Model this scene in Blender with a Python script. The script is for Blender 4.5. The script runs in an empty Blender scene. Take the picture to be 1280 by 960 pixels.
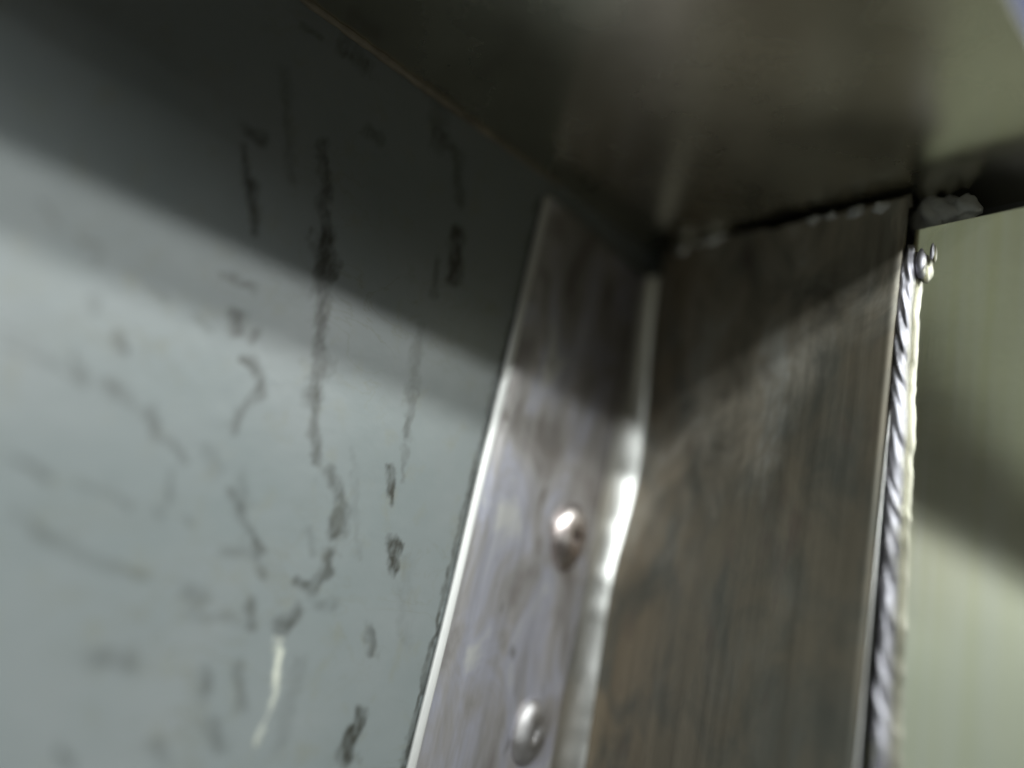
import bpy, bmesh, math, random
import numpy as np
from mathutils import Vector, Matrix

random.seed(4)
rng = np.random.default_rng(7)
sc = bpy.context.scene
col = sc.collection

# ------------------------------------------------------------------ camera
cam_d = bpy.data.cameras.new('camera')
cam = bpy.data.objects.new('camera', cam_d)
col.objects.link(cam)
cam_d.sensor_width = 36.0
cam_d.lens = 28.125
cam_d.clip_start = 0.01
cam_d.clip_end = 50
M = Matrix(((0.6541211, 0.07312842, 0.75284648, 0.26558213),
            (0.72333231, -0.3515088, -0.59433318, -0.27435387),
            (0.22116952, 0.93332406, -0.28282547, -0.20153708),
            (0, 0, 0, 1)))
cam.matrix_world = M
cam_d.dof.use_dof = True
cam_d.dof.focus_distance = 0.31
cam_d.dof.aperture_fstop = 1.05
sc.camera = cam

# ------------------------------------------------------------------ world and lamps
w = bpy.data.worlds.new("World")
sc.world = w
w.use_nodes = True
w.node_tree.nodes['Background'].inputs[0].default_value = (1.0, 0.96, 0.76, 1)
w.node_tree.nodes['Background'].inputs[1].default_value = 0.66


def area(name, loc, target, sx, sy, watts, color):
    l = bpy.data.lights.new(name, 'AREA')
    l.shape = 'RECTANGLE'
    l.size = sx
    l.size_y = sy
    l.energy = watts
    l.color = color
    o = bpy.data.objects.new(name, l)
    col.objects.link(o)
    z = (Vector(loc) - Vector(target)).normalized()
    y = Vector((0, 1, 0))
    x = y.cross(z).normalized()
    y = z.cross(x).normalized()
    m = Matrix((x, y, z)).transposed().to_4x4()
    m.translation = Vector(loc)
    o.matrix_world = m
    return o


# two fluorescent tubes of one fitting, lying parallel to the free edge of the plate
area('tube_lamp', (0.98, -0.20, 0.408), (0, -0.1, -0.15), 0.032, 1.75, 8.0, (0.95, 1.0, 0.98))
area('tube_lamp', (0.94, -0.20, 0.486), (0, -0.1, -0.15), 0.032, 1.75, 15.0, (0.95, 1.0, 0.98))
# added unseen tubes down the room, to brighten the wall mirrored in the panel
area('tube_lamp', (0.98, -2.12, 0.408), (0, -2.1, -0.15), 0.032, 1.8, 10.0, (0.95, 1.0, 0.98))
area('tube_lamp', (0.94, -2.12, 0.486), (0, -2.1, -0.15), 0.032, 1.8, 18.0, (0.95, 1.0, 0.98))

sc.view_settings.view_transform = 'Standard'
sc.view_settings.look = 'None'
sc.view_settings.gamma = 1
sc.view_settings.exposure = 0.1
sc.view_settings.use_curve_mapping = False


# ------------------------------------------------------------------ helpers
def tag(o, label=None, cat=None, kind=None, group=None):
    if label: o['label'] = label
    if cat: o['category'] = cat
    if kind: o['kind'] = kind
    if group: o['group'] = group
    return o


def link(name, me, mat=None, parent=None, smooth=False):
    o = bpy.data.objects.new(name, me)
    col.objects.link(o)
    if mat: me.materials.append(mat)
    if smooth:
        for p in me.polygons: p.use_smooth = True
    if parent: o.parent = parent
    return o


def from_bm(name, bm, mat, parent=None, smooth=False):
    me = bpy.data.meshes.new(name)
    bmesh.ops.recalc_face_normals(bm, faces=bm.faces)
    bm.to_mesh(me)
    bm.free()
    return link(name, me, mat, parent, smooth)


def box(name, lo, hi, mat, parent=None, bevel=0.0):
    bm = bmesh.new()
    bmesh.ops.create_cube(bm, size=1)
    for v in bm.verts:
        v.co = Vector([lo[i] + (v.co[i] + .5) * (hi[i] - lo[i]) for i in range(3)])
    if bevel:
        bmesh.ops.bevel(bm, geom=bm.edges[:], offset=bevel, segments=3, affect='EDGES', profile=.5)
    return from_bm(name, bm, mat, parent, smooth=False)


def grid_mesh(name, P, mat, parent=None, smooth=True, attrs=None):
    """P: (n, m, 3) array of points -> one sheet"""
    n, m, _ = P.shape
    me = bpy.data.meshes.new(name)
    idx = np.arange(n * m).reshape(n, m)
    f = np.stack([idx[:-1, :-1], idx[1:, :-1], idx[1:, 1:], idx[:-1, 1:]], -1).reshape(-1, 4)
    me.vertices.add(n * m)
    me.vertices.foreach_set('co', P.reshape(-1).astype(np.float32))
    me.loops.add(f.size)
    me.loops.foreach_set('vertex_index', f.reshape(-1).astype(np.int32))
    me.polygons.add(len(f))
    me.polygons.foreach_set('loop_start', (np.arange(len(f)) * 4).astype(np.int32))
    me.update(calc_edges=True)
    for k, v in (attrs or {}).items():
        a = me.attributes.new(k, 'FLOAT', 'POINT')
        a.data.foreach_set('value', v.reshape(-1).astype(np.float32))
    me.polygons.foreach_set('use_smooth', np.full(len(f), smooth))
    return link(name, me, mat, parent)


def vnoise(x, y, seed=0):
    """smooth value noise on arrays, about -1..1"""
    r = np.random.default_rng(seed).uniform(-1, 1, (256, 256))
    xi = np.floor(x).astype(int)
    yi = np.floor(y).astype(int)
    fx = x - xi
    fy = y - yi
    fx = fx * fx * (3 - 2 * fx)
    fy = fy * fy * (3 - 2 * fy)
    g = lambda a, b: r[a % 256, b % 256]
    return ((g(xi, yi) * (1 - fx) + g(xi + 1, yi) * fx) * (1 - fy) +
            (g(xi, yi + 1) * (1 - fx) + g(xi + 1, yi + 1) * fx) * fy)


def fbm(x, y, seed=0, octs=4):
    s = 0
    a = 1
    for k in range(octs):
        s = s + a * vnoise(x * 2 ** k, y * 2 ** k, seed + k)
        a *= .5
    return s / 1.9


class NT:
    def __init__(self, name):
        self.m = bpy.data.materials.new(name)
        self.m.use_nodes = True
        self.t = self.m.node_tree
        self.p = self.t.nodes['Principled BSDF']

    def n(self, typ, **kw):
        nd = self.t.nodes.new(typ)
        for k, v in kw.items(): setattr(nd, k, v)
        return nd

    def l(self, a, b): self.t.links.new(a, b)

    def coords(self, scale=(1, 1, 1)):
        g = self.n('ShaderNodeNewGeometry')
        mp = self.n('ShaderNodeMapping')
        mp.inputs['Scale'].default_value = scale
        self.l(g.outputs['Position'], mp.inputs['Vector'])
        return mp.outputs[0]

    def noise(self, scale=(1, 1, 1), s=1, detail=4, rough=.55, dist=0):
        nn = self.n('ShaderNodeTexNoise')
        nn.inputs['Scale'].default_value = s
        nn.inputs['Detail'].default_value = detail
        nn.inputs['Roughness'].default_value = rough
        nn.inputs['Distortion'].default_value = dist
        self.l(self.coords(scale), nn.inputs['Vector'])
        return nn.outputs['Fac']

    def ramp(self, fac, stops):
        r = self.n('ShaderNodeValToRGB')
        e = r.color_ramp.elements
        while len(e) < len(stops): e.new(.5)
        for el, (p, c) in zip(e, stops):
            el.position = p
            el.color = (c[0], c[1], c[2], 1) if hasattr(c, '__len__') else (c, c, c, 1)
        self.l(fac, r.inputs[0])
        return r.outputs[0]

    def mix(self, fac, a, b, mode='MIX'):
        mx = self.n('ShaderNodeMix', data_type='RGBA', blend_type=mode)
        for s, v in ((mx.inputs[0], fac), (mx.inputs[6], a), (mx.inputs[7], b)):
            if hasattr(v, 'is_output'):
                self.l(v, s)
            elif hasattr(v, '__len__'):
                s.default_value = (*v, 1)
            else:
                s.default_value = v
        return mx.outputs[2]

    def bump(self, h, strength=.2, dist=.001):
        b = self.n('ShaderNodeBump')
        b.inputs['Strength'].default_value = strength
        b.inputs['Distance'].default_value = dist
        self.l(h, b.inputs['Height'])
        self.l(b.outputs[0], self.p.inputs['Normal'])


# ------------------------------------------------------------------ materials
def mat_paint():
    a = NT('grey_green_paint')
    big = a.ramp(a.noise(s=14, detail=5), [(.3, (.155, .18, .182)), (.7, (.195, .212, .215))])
    # faint veins of worn paint, running slantwise
    v = a.noise(scale=(1, 1.1, 1.8), s=26, detail=5, rough=.6, dist=1.2)
    vein = a.ramp(v, [(.475, 0), (.5, .38), (.525, 0)])
    msk = a.ramp(a.noise(s=16, detail=3), [(.45, 0), (.62, 1)])
    vm = a.mix(1.0, vein, msk, 'MULTIPLY')
    c = a.mix(vm, big, (.13, .13, .10))
    mott = a.ramp(a.noise(scale=(1, 1.3, 1), s=75, detail=4), [(.56, 0), (.75, .4)])
    c = a.mix(mott, c, (.16, .16, .115))
    st = a.n('ShaderNodeAttribute', attribute_name='stain_gap_shade')
    c = a.mix(st.outputs['Fac'], c, (.018, .017, .010))
    br = a.n('ShaderNodeAttribute', attribute_name='scratch')
    c = a.mix(br.outputs['Fac'], c, (.62, .63, .54))
    a.l(c, a.p.inputs['Base Color'])
    a.p.inputs['Roughness'].default_value = .44
    a.p.inputs['IOR'].default_value = 1.68
    a.bump(a.noise(s=120, detail=3), .15, .0008)
    return a.m


def mat_metal(name, c0, c1, rough, brush=(1, 1, 1), s=1, metallic=1.0, bump=.0, aniso=0.0, stops=(.35, .65)):
    a = NT(name)
    nz = a.noise(scale=brush, s=s, detail=6, rough=.6)
    c = a.ramp(nz, [(stops[0], c0), (stops[1], c1)])
    a.l(c, a.p.inputs['Base Color'])
    a.p.inputs['Metallic'].default_value = metallic
    r = a.ramp(nz, [(.3, rough * .85), (.7, rough * 1.2)])
    a.l(r, a.p.inputs['Roughness'])
    a.p.inputs['Anisotropic'].default_value = aniso
    if bump: a.bump(nz, bump, .0005)
    return a


paint = mat_paint()
panel_m = mat_metal('satin_steel_panel', (.94, .93, .68), (.99, .98, .80), .08, (190, 150, 4), 1.4, bump=.05, metallic=.96).m
ceil_m = mat_metal('dull_steel_ceiling', (.57, .55, .46), (.70, .68, .57), .26, (1, 1, 1), 14, bump=.10).m
dark_m = mat_metal('gap_shade', (.03, .03, .035), (.05, .05, .05), .6, s=20, metallic=0).m


def mat_web():
    a = NT('brown_brushed_steel')
    streak = a.noise(scale=(220, 60, 6), s=1.0, detail=5, rough=.6)
    blot = a.noise(scale=(1.6, 1, .8), s=24, detail=5, rough=.62, dist=.8)
    c = a.ramp(blot, [(.34, (.09, .09, .078)), (.46, (.18, .172, .148)), (.56, (.28, .258, .215)), (.68, (.37, .365, .335))])
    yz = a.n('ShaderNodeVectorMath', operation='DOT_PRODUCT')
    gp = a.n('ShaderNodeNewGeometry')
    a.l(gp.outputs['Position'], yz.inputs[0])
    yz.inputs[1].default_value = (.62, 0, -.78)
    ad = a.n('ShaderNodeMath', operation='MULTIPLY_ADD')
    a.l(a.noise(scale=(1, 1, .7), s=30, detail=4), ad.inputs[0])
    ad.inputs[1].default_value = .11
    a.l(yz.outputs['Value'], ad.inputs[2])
    low_shade = a.n('ShaderNodeMapRange', interpolation_type='SMOOTHSTEP')  # shade over the web's lower right, painted into its colour
    for k_, v_ in (('From Min', .155), ('From Max', .205), ('To Min', 0), ('To Max', .88)): low_shade.inputs[k_].default_value = v_
    a.l(ad.outputs[0], low_shade.inputs['Value'])
    c = a.mix(low_shade.outputs[0], c, (.06, .06, .048))
    # heat tint and rust beside the bend
    g = a.n('ShaderNodeNewGeometry')
    sx = a.n('ShaderNodeSeparateXYZ')
    a.l(g.outputs['Position'], sx.inputs[0])
    near = a.n('ShaderNodeMapRange', interpolation_type='SMOOTHSTEP')
    near.inputs['From Min'].default_value = .012
    near.inputs['From Max'].default_value = .062
    near.inputs['To Min'].default_value = .75
    near.inputs['To Max'].default_value = .3
    a.l(sx.outputs['X'], near.inputs['Value'])
    amb = a.ramp(a.noise(scale=(1.3, 1, .75), s=40, detail=4, dist=.4), [(.36, 0), (.60, 1)])
    c = a.mix(a.mix(1.0, near.outputs[0], amb, 'MULTIPLY'), c, (.20, .155, .10))
    spots = a.ramp(a.noise(scale=(1.4, 1, .5), s=60, detail=3), [(.60, 0), (.78, .6)])
    c = a.mix(spots, c, (.08, .06, .05))
    sm = a.ramp(streak, [(.3, .86), (.7, 1.12)])
    c = a.mix(1.0, c, sm, 'MULTIPLY')
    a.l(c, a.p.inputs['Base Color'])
    a.p.inputs['Metallic'].default_value = .45
    a.l(a.ramp(streak, [(.3, .42), (.7, .55)]), a.p.inputs['Roughness'])
    a.bump(streak, .05, .0004)
    return a.m


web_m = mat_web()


def mat_alu():
    a = NT('scuffed_aluminium')
    streak = a.noise(scale=(60, 160, 7), s=1.0, detail=4)
    blot = a.noise(scale=(1, 1.5, .7), s=30, detail=4, dist=.7)
    c = a.ramp(blot, [(.32, (.27, .245, .235)), (.46, (.48, .46, .47)), (.58, (.58, .58, .68)), (.70, (.78, .78, .80))])  # lilac blots stand in for a bluish reflection, painted into the metal
    c = a.mix(1.0, c, a.ramp(streak, [(.3, .78), (.7, 1.1)]), 'MULTIPLY')
    sp = a.ramp(a.noise(scale=(1, 1, .35), s=110, detail=2), [(.66, 0), (.74, .7)])
    c = a.mix(sp, c, (.12, .10, .08))
    a.l(c, a.p.inputs['Base Color'])
    a.p.inputs['Metallic'].default_value = .7
    a.l(a.ramp(blot, [(.3, .42), (.7, .30)]), a.p.inputs['Roughness'])
    a.bump(streak, .10, .0004)
    return a.m


alu = mat_alu()
bright = mat_metal('polished_bend_metal', (.62, .62, .60), (.94, .94, .93), .36, (1, 1, .3), 60, bump=.12).m
edge_m = mat_metal('bright_edge_highlight', (.66, .66, .65), (.84, .84, .83), .45, (1, 1, .2), 40, metallic=.6).m  # paler than the flange, puts its edge highlight into the colour
bead_m = mat_metal('weld_metal', (.18, .175, .19), (.46, .45, .50), .50, (1, 1, 1), 45, bump=.12).m
spatter_m = mat_metal('dull_weld_spatter', (.22, .22, .22), (.45, .45, .43), .6, (1, 1, 1), 60, metallic=.4, bump=.1).m
rivet_m = mat_metal('rivet_metal', (.42, .34, .33), (.80, .74, .72), .30, (1, 1, 1), 120, bump=.25).m
rivet_dull_m = mat_metal('dull_rivet_metal', (.40, .38, .38), (.50, .49, .50), .5, (1, 1, 1), 120, bump=.25).m
seal_m = mat_metal('brown_sealant', (.15, .13, .10), (.28, .25, .19), .35, s=60, metallic=0).m
room_m = mat_metal('pale_blue_room_paint', (.36, .40, .66), (.40, .44, .70), .8, s=2, metallic=0).m
grey_m = mat_metal('grey_room_paint', (.34, .34, .31), (.38, .38, .35), .8, s=2, metallic=0).m
floor_m = mat_metal('grey_room_floor', (.16, .155, .14), (.22, .21, .19), .7, s=3, metallic=0).m

# ------------------------------------------------------------------ room around
o = box('room_wall', (-1.3, 1.2, -1.4), (3.4, 1.3, 1.8), room_m)
tag(o, kind='structure')
o = box('room_wall', (3.4, -3.2, -1.4), (3.5, 1.3, 1.8), grey_m)
tag(o, kind='structure')
o = box('room_wall', (-1.3, -3.3, -1.4), (3.4, -3.2, 1.8), grey_m)
tag(o, kind='structure')
o = box('room_ceiling', (-1.3, -3.3, 1.8), (3.5, 1.3, 1.9), grey_m)
tag(o, kind='structure')
o = box('floor', (-1.3, -3.3, -1.5), (3.5, 1.3, -1.4), floor_m)
tag(o, kind='structure')

# ------------------------------------------------------------------ painted wall with stains
# each stroke: points (y, z) in metres on the wall, width in metres, strength
STROKES = [
    ([(-0.2057, -0.0667), (-0.1995, -0.0761), (-0.1938, -0.0874), (-0.1919, -0.0928)], 0.00256, 0.75, 'd'),
    ([(-0.2053, -0.0609), (-0.2, -0.0602)], 0.00371, 0.6, 'd'),
    ([(-0.1792, -0.0485), (-0.1709, -0.0714), (-0.1667, -0.0828)], 0.00289, 0.7, 'd'),
    ([(-0.1667, -0.0828), (-0.1628, -0.0926)], 0.00534, 0.95, 'd'),
    ([(-0.1627, -0.0958), (-0.1549, -0.1264), (-0.1515, -0.1407)], 0.0046, 0.75, 'd'),
    ([(-0.1515, -0.1407), (-0.1452, -0.1614)], 0.00297, 0.65, 'd'),
    ([(-0.1341, -0.0145), (-0.1242, -0.0182), (-0.1152, -0.0367)], 0.00437, 0.5, 'd'),
    ([(-0.1122, -0.0506), (-0.1088, -0.0642), (-0.1087, -0.0716)], 0.00412, 0.9, 'd'),
    ([(-0.1167, -0.0681), (-0.115, -0.0813)], 0.00264, 0.45, 'd'),
    ([(-0.1173, -0.0974), (-0.1152, -0.1105), (-0.113, -0.1234)], 0.00386, 0.35, 'd'),
    ([(-0.113, -0.1234), (-0.1102, -0.1408)], 0.00288, 0.5, 'd'),
    ([(-0.1141, -0.155), (-0.1087, -0.1669)], 0.0022, 0.85, 'd'),
    ([(-0.102, -0.1818), (-0.1, -0.1891)], 0.00383, 1, 'd'),
    ([(-0.1098, -0.1456), (-0.1067, -0.1577)], 0.0016, 0.3, 'd'),
    ([(-0.1384, -0.1639), (-0.1314, -0.1694), (-0.1275, -0.1759), (-0.1284, -0.1836)], 0.00374, 0.55, 'd'),
    ([(-0.1297, -0.1765), (-0.1281, -0.1844)], 0.00199, 0.7, 'd'),
    ([(-0.1378, -0.203), (-0.1305, -0.2043), (-0.127, -0.1979), (-0.1287, -0.191)], 0.00282, 0.6, 'd'),
    ([(-0.139, -0.2197), (-0.1333, -0.2133)], 0.00352, 0.6, 'd'),
    ([(-0.1396, -0.1849), (-0.1348, -0.1924)], 0.00274, 0.2, 'd'),
    ([(-0.0979, -0.2425), (-0.0975, -0.2499)], 0.00274, 0.7, 'd'),
    ([(-0.0995, -0.2501), (-0.0993, -0.2583)], 0.00419, 0.9, 'd'),
    ([(-0.1019, -0.215), (-0.101, -0.2221)], 0.00277, 0.45, 'd'),
    ([(-0.2534, -0.1158), (-0.2504, -0.1168), (-0.2465, -0.1194)], 0.00151, 0.45, 'd'),
    ([(-0.2408, -0.1213), (-0.2348, -0.1196), (-0.2333, -0.1258)], 0.00146, 0.3, 'd'),
    ([(-0.2307, -0.1371), (-0.2293, -0.1397)], 0.00147, 0.5, 'd'),
    ([(-0.2213, -0.1454), (-0.2166, -0.1483)], 0.00233, 0.85, 'd'),
    ([(-0.2182, -0.1596), (-0.2105, -0.162)], 0.00277, 0.5, 'd'),
    ([(-0.2032, -0.1634), (-0.2008, -0.1666)], 0.00289, 0.5, 'd'),
    ([(-0.2, -0.169), (-0.1908, -0.1727), (-0.1879, -0.1759)], 0.00172, 0.4, 'd'),
    ([(-0.2485, -0.1588), (-0.2377, -0.1594), (-0.2273, -0.1604)], 0.00171, 0.3, 'd'),
    ([(-0.2354, -0.1879), (-0.2272, -0.1883), (-0.2225, -0.1924)], 0.0014, 0.5, 'd'),
    ([(-0.2164, -0.1907), (-0.2035, -0.1908), (-0.1989, -0.1934)], 0.00159, 0.25, 'd'),
    ([(-0.2231, -0.2056), (-0.2107, -0.2097), (-0.1886, -0.2122)], 0.00243, 0.3, 'd'),
    ([(-0.25, -0.1545), (-0.2411, -0.1558)], 0.00135, 0.2, 'd'),
    ([(-0.1911, -0.1795), (-0.1878, -0.1891)], 0.00172, 0.3, 'd'),
    ([(-0.2297, -0.1536), (-0.2248, -0.1621)], 0.00146, 0.4, 'd'),
    ([(-0.1971, -0.1124), (-0.1909, -0.1116)], 0.0023, 0.6, 'd'),
    ([(-0.1889, -0.1106), (-0.1863, -0.1112)], 0.00235, 0.5, 'd'),
    ([(-0.1888, -0.1222), (-0.1873, -0.1281)], 0.00299, 0.9, 'd'),
    ([(-0.1803, -0.1269), (-0.1798, -0.1285)], 0.00238, 0.8, 'd'),
    ([(-0.1827, -0.1374), (-0.1794, -0.1367)], 0.0019, 0.8, 'd'),
    ([(-0.1786, -0.1373), (-0.1737, -0.1399), (-0.1711, -0.1448)], 0.00291, 0.6, 'd'),
    ([(-0.1728, -0.1454), (-0.1764, -0.154), (-0.1768, -0.1613)], 0.00307, 0.45, 'd'),
    ([(-0.1995, -0.1284), (-0.1953, -0.1309)], 0.00177, 0.3, 'd'),
    ([(-0.2164, -0.126), (-0.2111, -0.1278)], 0.00246, 0.25, 'd'),
    ([(-0.1689, -0.1757), (-0.1663, -0.1833)], 0.00432, 0.25, 'd'),
    ([(-0.172, -0.1794), (-0.1655, -0.1858), (-0.1535, -0.1967)], 0.00168, 0.4, 'd'),
    ([(-0.1832, -0.169), (-0.1776, -0.1755)], 0.00321, 0.2, 'd'),
    ([(-0.1515, -0.2139), (-0.1485, -0.22)], 0.00301, 0.55, 'd'),
    ([(-0.1566, -0.1946), (-0.1503, -0.2042)], 0.00177, 0.4, 'd'),
    ([(-0.1665, -0.1996), (-0.1585, -0.1978)], 0.00245, 0.25, 'd'),
    ([(-0.193, -0.2369), (-0.1836, -0.2367)], 0.00458, 0.35, 'd'),
    ([(-0.1737, -0.2142), (-0.1683, -0.2144)], 0.00414, 0.3, 'd'),
    ([(-0.1675, -0.2207), (-0.1539, -0.2196)], 0.00245, 0.2, 'd'),
    ([(-0.16, -0.2384), (-0.158, -0.2418)], 0.00422, 0.35, 'd'),
    ([(-0.1493, -0.2331), (-0.1451, -0.2453)], 0.00298, 0.3, 'd'),
    ([(-0.1511, -0.2522), (-0.1473, -0.2592)], 0.00435, 0.3, 'd'),
    ([(-0.163, -0.0329), (-0.1579, -0.0333)], 0.00432, 0.4, 'd'),
    ([(-0.2011, -0.0313), (-0.194, -0.0475), (-0.1852, -0.0677)], 0.0029, 0.3, 'd'),
    ([(-0.1833, -0.0074), (-0.1738, -0.0081)], 0.00495, 0.55, 'd'),
    ([(-0.1389, -0.0036), (-0.1326, -0.0194)], 0.00584, 0.35, 'd'),
    ([(-0.2009, -0.0094), (-0.1933, -0.0092)], 0.00226, 0.4, 'd'),
    ([(-0.1281, -0.2095), (-0.1203, -0.2081)], 0.00345, 0.25, 'd'),
    ([(-0.1317, -0.1526), (-0.1155, -0.191)], 0.00209, 0.15, 'd'),
    ([(-0.0947, -0.1864), (-0.0872, -0.2156)], 0.00459, 0.12, 'd'),
    ([(-0.1277, -0.2301), (-0.1266, -0.2563)], 0.00373, 0.2, 'd'),
    ([(-0.1681, -0.2596), (-0.1653, -0.2641)], 0.00309, 0.3, 'd'),
    ([(-0.1946, -0.2639), (-0.1913, -0.2669)], 0.0027, 0.4, 'd'),
    ([(-0.2285, -0.2024), (-0.2188, -0.2057)], 0.0018, 0.2, 'd'),
    ([(-0.1825, -0.1929), (-0.1808, -0.1938)], 0.00199, 0.35, 'd'),
    ([(-0.1905, -0.1924), (-0.1889, -0.1925)], 0.00192, 0.35, 'd'),
    ([(-0.1385, -0.2229), (-0.1367, -0.2274)], 0.00131, 0.75, 's'),
    ([(-0.1367, -0.2274), (-0.1343, -0.2363), (-0.1339, -0.2454)], 0.00237, 0.9, 's'),
    ([(-0.1339, -0.2454), (-0.1347, -0.257)], 0.00154, 0.45, 's'),
    ([(-.0732, -.012), (-.0732, -.10)], .0016, .8, 'd'),  # dark line for the shaded gap beside the flange, painted into the wall
    ([(-.0734, -.10), (-.0733, -.30)], .0018, .7, 'd'),
]
y0, y1, z0, z1 = -0.32, -0.055, -0.30, 0.012
NY, NZ = 460, 540
yy, zz = np.meshgrid(np.linspace(y0, y1, NY), np.linspace(z0, z1, NZ), indexing='ij')
wy = yy + .0022 * fbm(yy * 170, zz * 110, 3) + .0012 * fbm(yy * 420, zz * 300, 9)
wz = zz + .0016 * fbm(yy * 170, zz * 110, 5)
rag = np.clip(.5 + .75 * fbm(yy * 260, zz * 170, 12), 0, 1)
grit = np.clip(.92 + .75 * fbm(yy * 620, zz * 260, 33), .15, 1)
stain_gap_shade = np.zeros_like(yy)
scratch = np.zeros_like(yy)
for pts, wd, st, kind in STROKES:
    dmin = np.full(yy.shape, 1e9)
    if len(pts) == 1: pts = [pts[0], pts[0]]
    for (ay, az), (by, bz) in zip(pts[:-1], pts[1:]):
        dy, dz = by - ay, bz - az
        L = dy * dy + dz * dz + 1e-12
        t = np.clip(((wy - ay) * dy + (wz - az) * dz) / L, 0, 1)
        dmin = np.minimum(dmin, np.hypot(wy - ay - t * dy, (wz - az - t * dz)))
    if kind == 's':
        v = st * np.clip(1.35 - dmin / (wd * .55), 0, 1)
        scratch = np.maximum(scratch, v * np.clip(.35 + .9 * rag, 0, 1))
    else:
        v = st * np.clip(1.5 - dmin / (wd * .68) * (.45 + 1.1 * rag), 0, 1) * np.clip(.45 + rag * .9, 0, 1)
        v = np.clip(v * 1.15, 0, .95) * grit
        stain_gap_shade = 1 - (1 - stain_gap_shade) * (1 - v)
xx = .00015 * scratch + .00012 * fbm(yy * 60, zz * 60, 21)
wall = bpy.data.objects.new('painted_wall', None)
col.objects.link(wall)
tag(wall, 'grey green painted metal wall with dark drip stains and one pale scratch', 'wall')
grid_mesh('painted_face', np.stack([xx, yy, zz], -1), paint, wall, attrs={'stain_gap_shade': stain_gap_shade, 'scratch': scratch})
b = box('wall_sheet', (-.012, -1.3, -.9), (-.0006, .034, .012), paint, wall)
# sealant bead in the seam between the wall and the ceiling plate
bm = bmesh.new()
n = 80
rings = []
for i in range(n + 1):
    t = i / n
    y = -.30 + t * .235
    r = .0016 * (1 + .25 * math.sin(i * 1.7) * math.sin(i * .61)) * (.45 + .75 * max(0, math.sin(math.pi * min(1, max(0, (t - .25) / .75)))))
    rings.append([bm.verts.new((.0002 + r * math.cos(k * math.pi / 4), y, -.0003 + r * math.sin(k * math.pi / 4))) for k in range(8)])
for a_, b_ in zip(rings[:-1], rings[1:]):
    for k in range(8):
        bm.faces.new((a_[k], a_[(k + 1) % 8], b_[(k + 1) % 8], b_[k]))
from_bm('seam_sealant', bm, seal_m, wall, True)

# ------------------------------------------------------------------ ceiling plate, free edge parallel to the wall
plate = bpy.data.objects.new('ceiling_plate', None)
col.objects.link(plate)
tag(plate, 'dull reflective metal plate closing the top of the corner', 'metal plate')
CE = [(-.0004, -1.3), (.11, -1.3), (.115, -.47), (.205, -.36), (.189, .02), (.189, .30), (-.0004, .30)]  # unseen far end stepped inward to raise the shadow edge on the wall
bm = bmesh.new()
lo_ = [bm.verts.new((x, y, 0)) for x, y in CE]
hi_ = [bm.verts.new((x, y, .003)) for x, y in CE]
bm.faces.new(lo_); bm.faces.new(hi_)
for i in range(7):
    bm.faces.new((lo_[i], lo_[(i + 1) % 7], hi_[(i + 1) % 7], hi_[i]))
from_bm('plate_sheet', bm, ceil_m, plate)

# ------------------------------------------------------------------ panel on the right
pan = bpy.data.objects.new('side_panel', None)
col.objects.link(pan)
tag(pan, 'pale green satin steel panel right of the weld bead', 'metal panel')
box('panel_sheet', (.1335, .0125, -.60), (.186, .0145, -.0165), panel_m, pan, .0006)

o = box('dark_backing', (-.012, .034, -.9), (.19, .040, .0), dark_m)  # near-black sheet added behind the gaps, their shade put into its colour
tag(o, kind='structure')

# ------------------------------------------------------------------ riveted angle bracket
br = bpy.data.objects.new('angle_bracket', None)
col.objects.link(br)
tag(br, 'riveted metal angle bracket with brown brushed web and welded right edge', 'bracket')
ZB = -.60
# flange: rounded plate with a slanting top
bm = bmesh.new()
FT = .003
prof = [(0.0004, -.0705), (.0014, -.0712), (.0026, -.0706), (.0031, -.0695), (.0031, -.06), (.0029, -.035), (.0031, .0015)]
nz_ = 60
G = []
for i in range(nz_ + 1):
    row = []
    for (x, y) in prof:
        top = -.0104 - (y + .0705) * .11
        z = top + (ZB - top) * (i / nz_) ** 1.3
        row.append(bm.verts.new((x + .00012 * math.sin(z * 90 + y * 60), y + (.0003 * math.sin(z * 40) if y > -.06 else 0), z)))
    G.append(row)
for i in range(nz_):
    for j in range(len(prof) - 1):
        bm.faces.new((G[i][j], G[i][j + 1], G[i + 1][j + 1], G[i + 1][j]))
tb = [bm.verts.new((.0004, p[1], v.co.z)) for p, v in zip(prof, G[0])]
for j in range(len(prof) - 1):
    bm.faces.new((G[0][j], tb[j], tb[j + 1], G[0][j + 1]))
fl = from_bm('flange', bm, alu, br, True)
bm = bmesh.new()
rings = []
for i in range(81):
    z = -.0108 + (ZB + .0108) * i / 80
    wv = .0002 * math.sin(z * 55)
    rings.append([bm.verts.new((x, y + wv, z)) for x, y in [(.0005, -.0722), (.0018, -.0724), (.00235, -.0719), (.0029, -.0709), (.0033, -.0699), (.0033, -.0695), (.0029, -.0690), (.0005, -.0690)]])
for a_, b_ in zip(rings[:-1], rings[1:]):
    for q in range(8):
        bm.faces.new((a_[q], a_[(q + 1) % 8], b_[(q + 1) % 8], b_[q]))
bm.faces.new(rings[0][::-1]); bm.faces.new(rings[-1])
from_bm('flange_edge', bm, edge_m, br, True)

WOB = [(.0, -.007), (-.02, -.007), (-.041, -.006), (-.077, 0.0), (-.105, .0035), (-.137, .005), (-.150, .001), (-.165, -.001), (-.198, .001), (-.25, .005), (-.60, .006)]
def wob(z):
    zs = [a[0] for a in WOB][::-1]; vs = [a[1] for a in WOB][::-1]
    return float(np.mean(np.interp(z + np.linspace(-.022, .022, 23), zs, vs)))

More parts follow.
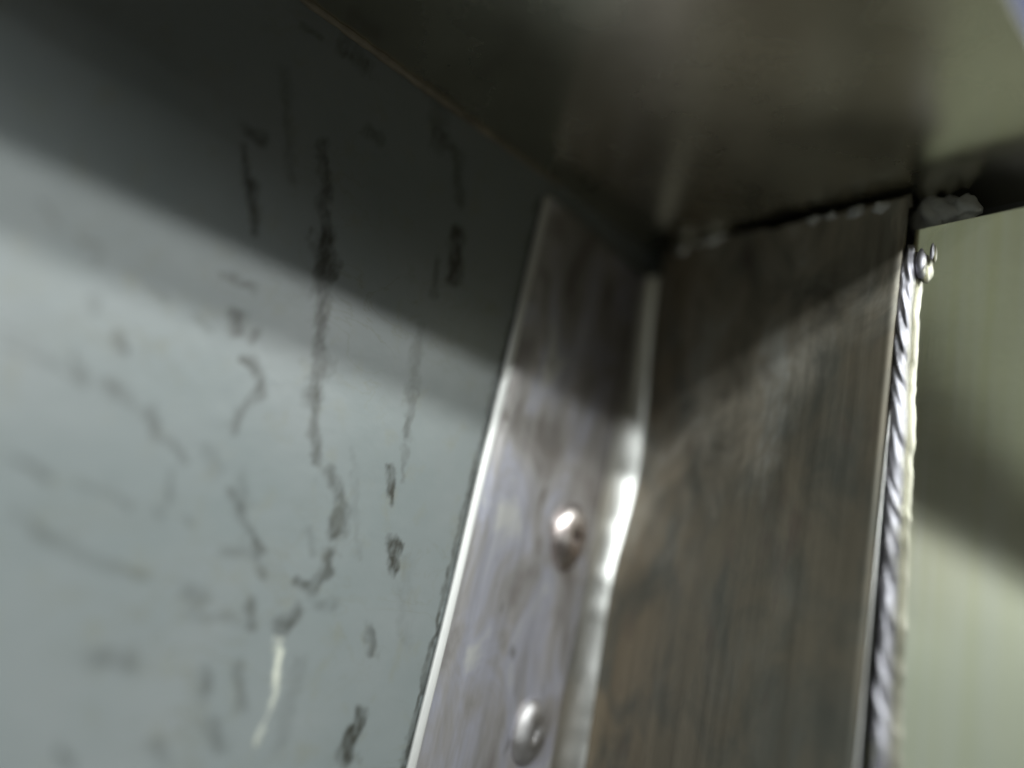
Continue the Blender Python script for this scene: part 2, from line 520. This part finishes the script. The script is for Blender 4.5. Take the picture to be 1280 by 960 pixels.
# concave bend
nz_, na = 220, 14
zt = np.linspace(-.0165, ZB, nz_) if False else -.0165 + (ZB + .0165) * np.linspace(0, 1, nz_) ** 1.25
P = np.zeros((nz_, na + 1, 3))
for i, z in enumerate(zt):
    ye = .0135 + wob(z)          # y where the web starts
    r = max(.004, min(ye - .0015, .013))
    lump = .00025 * vnoise(np.array(z * 140.), np.array(3.3), 4) + .0001 * vnoise(np.array(z * 420.), np.array(1.3), 5)
    for j in range(na + 1):
        a = math.pi / 2 * j / na
        ys = .0015
        P[i, j] = (.0031 + (.0082) * (1 - math.cos(a)) + lump * math.sin(2 * a), ys + (ye - ys) * math.sin(a), z)
bend = grid_mesh('corner_bend', P, bright, br)

# web plate, slightly warped, with thickness
nu = 40
P = np.zeros((nz_, nu + 1, 3))
for i, z in enumerate(-.004 + (ZB + .004) * np.linspace(0, 1, nz_) ** 1.25):
    zl = min(z, 0)
    for j in range(nu + 1):
        u = j / nu
        x = .0113 + (.1325 - .0113) * u
        yl = .0135 + wob(z)
        y = yl + (.0085 - yl) * (1 - (1 - u) ** 2.2) + .00015 * math.sin(x * 60 + z * 35)
        zz_ = z
        if i == 0: zz_ = -.0026 - .0036 * u + .0018 * float(vnoise(np.array(x * 220.), np.array(.5), 8))
        P[i, j] = (x, y, zz_)
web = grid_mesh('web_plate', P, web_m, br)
so = web.modifiers.new('thickness', 'SOLIDIFY')
so.thickness = .003
so.offset = 0.0
so.offset = -1 if False else 1

# polished rim along the web's welded edge
def sweep(name, pts, rfun, mat, parent, k=10):
    bm = bmesh.new()
    rings = []
    for i, p in enumerate(pts):
        rings.append([bm.verts.new(Vector(p) + rfun(i, a)) for a in [2 * math.pi * q / k for q in range(k)]])
    for a_, b_ in zip(rings[:-1], rings[1:]):
        for q in range(k):
            bm.faces.new((a_[q], a_[(q + 1) % k], b_[(q + 1) % k], b_[q]))
    bm.faces.new(rings[0][::-1]); bm.faces.new(rings[-1])
    return from_bm(name, bm, mat, parent, True)

pts = [(.1328, .0080, -.085 - .005 * i) for i in range(100)]
sweep('ground_rim', pts, lambda i, a: Vector((.0007 * math.cos(a), .0010 * math.sin(a), 0)) * min(1, .2 + i * .06), bright, br)

# weld bead: overlapping scallops
zs = np.arange(-.026, ZB, -.0007)
pts = []
wid = []
for z in zs:
    pts.append((.1342 + .0058 * np.clip((-.06 - z) / .16, 0, 1) + .00015 * math.sin(z * 170), .0092, z))
ph = np.cumsum(1.0 / (.0125 + .0065 * np.array([float(vnoise(np.array(z * 60.), np.array(7.), 2)) for z in zs]))) * .0007
def bead_r(i, a):
    z = zs[i]
    # scallops run obliquely across the bead
    s = ph[i] - 1.0 * math.cos(a) + .10 * math.sin(a)
    fr = .5 + .5 * math.sin(2 * math.pi * s + .5 * math.sin(2 * math.pi * s))
    bumpv = .74 + .30 * fr + .26 * float(vnoise(np.array(z * 260. + 2 * math.cos(a)), np.array(4.), 16))
    taper = min(1, .5 + i * .03)
    rx = .0029 * (1 + .05 * float(vnoise(np.array(z * 90.), np.array(2.), 6)))
    front = max(0, -math.sin(a))
    return Vector((rx * math.cos(a) * (.85 + .18 * bumpv) * taper, .0034 * math.sin(a) * (bumpv if front > 0 else 1) * taper, 0))
sweep('weld_bead', pts, bead_r, bead_m, br, 28)

def blob(name, c, r, mat, parent, seed=1, amp=.25, sub=3):
    bm = bmesh.new()
    bmesh.ops.create_icosphere(bm, subdivisions=sub, radius=1)
    for v in bm.verts:
        p = v.co.copy()
        k = 1 + amp * float(vnoise(np.array(p.x * 1.7 + 5 + p.z), np.array(p.y * 1.7 + 9 - p.z * .6), seed)) \
              + amp * .4 * float(vnoise(np.array(p.x * 4 + 5 + p.z), np.array(p.y * 4 + 9), seed + 1))
        v.co = Vector((c[0] + p.x * r[0] * k, c[1] + p.y * r[1] * k, c[2] + p.z * r[2] * k))
    return from_bm(name, bm, mat, parent, True)

blob('weld_lump', (.1385, .0100, -.0345), (.0024, .0026, .0064), bead_m, br, 3, .2)
blob('weld_lump', (.1418, .0112, -.0290), (.0009, .001, .0038), bead_m, br, 4, .1)
# broken weld along the top of the web
tw = [(.0235, -.0040, .0055, .0042), (.0300, -.0040, .0050, .0036), (.0370, -.0038, .0050, .0030), (.0440, -.0030, .0040, .0022),
      (.0930, -.0056, .0035, .0022), (.1010, -.0058, .0030, .0024), (.1110, -.0062, .0042, .0030), (.1225, -.0072, .0050, .0036)]
for i, (x, z, rx, rz) in enumerate(tw):
    blob('top_weld', (x, .0070, z), (rx, .0034, rz), bright if i < 4 else spatter_m, br, 10 + i, .4)
for i, (x, z, rx, rz) in enumerate([(.1375, -.0090, .0065, .0075), (.1440, -.0075, .0070, .0060), (.1500, -.0085, .0055, .0050)]):
    blob('corner_spatter', (x, .0175, z), (rx, .0030, rz), spatter_m, br, 31 + i, .5)

# rivets: domed head on a thin collar
def rivet(c, rr, rot, mat):
    bm = bmesh.new()
    k = 32
    pr = [(1.0, 0), (.99, .10), (.93, .22), (.80, .36), (.62, .45), (.40, .50), (.2, .50), (.12, .44), (.0, .41)]
    rings = []
    for (r, h) in pr:
        rings.append([bm.verts.new((c[0] + h * rr * (1 + .05 * math.sin(2 * q + rot)), c[1] + r * rr * math.cos(q) * (1 + .04 * math.sin(3 * q + rot)), c[2] + 1.5 * r * rr * math.sin(q))) for q in [2 * math.pi * t / k for t in range(k)]])
    for a_, b_ in zip(rings[:-1], rings[1:]):
        for q in range(k):
            bm.faces.new((a_[q], a_[(q + 1) % k], b_[(q + 1) % k], b_[q]))
    bmesh.ops.remove_doubles(bm, verts=bm.verts, dist=1e-6)
    return from_bm('rivet', bm, mat, br, True)

rivet((.0029, -.0150, -.158), .0104, .3, rivet_m)
rivet((.0029, -.0150, -.242), .0092, 1.9, rivet_dull_m)
rivet((.0029, -.0150, -.326), .0092, 4.0, rivet_dull_m)
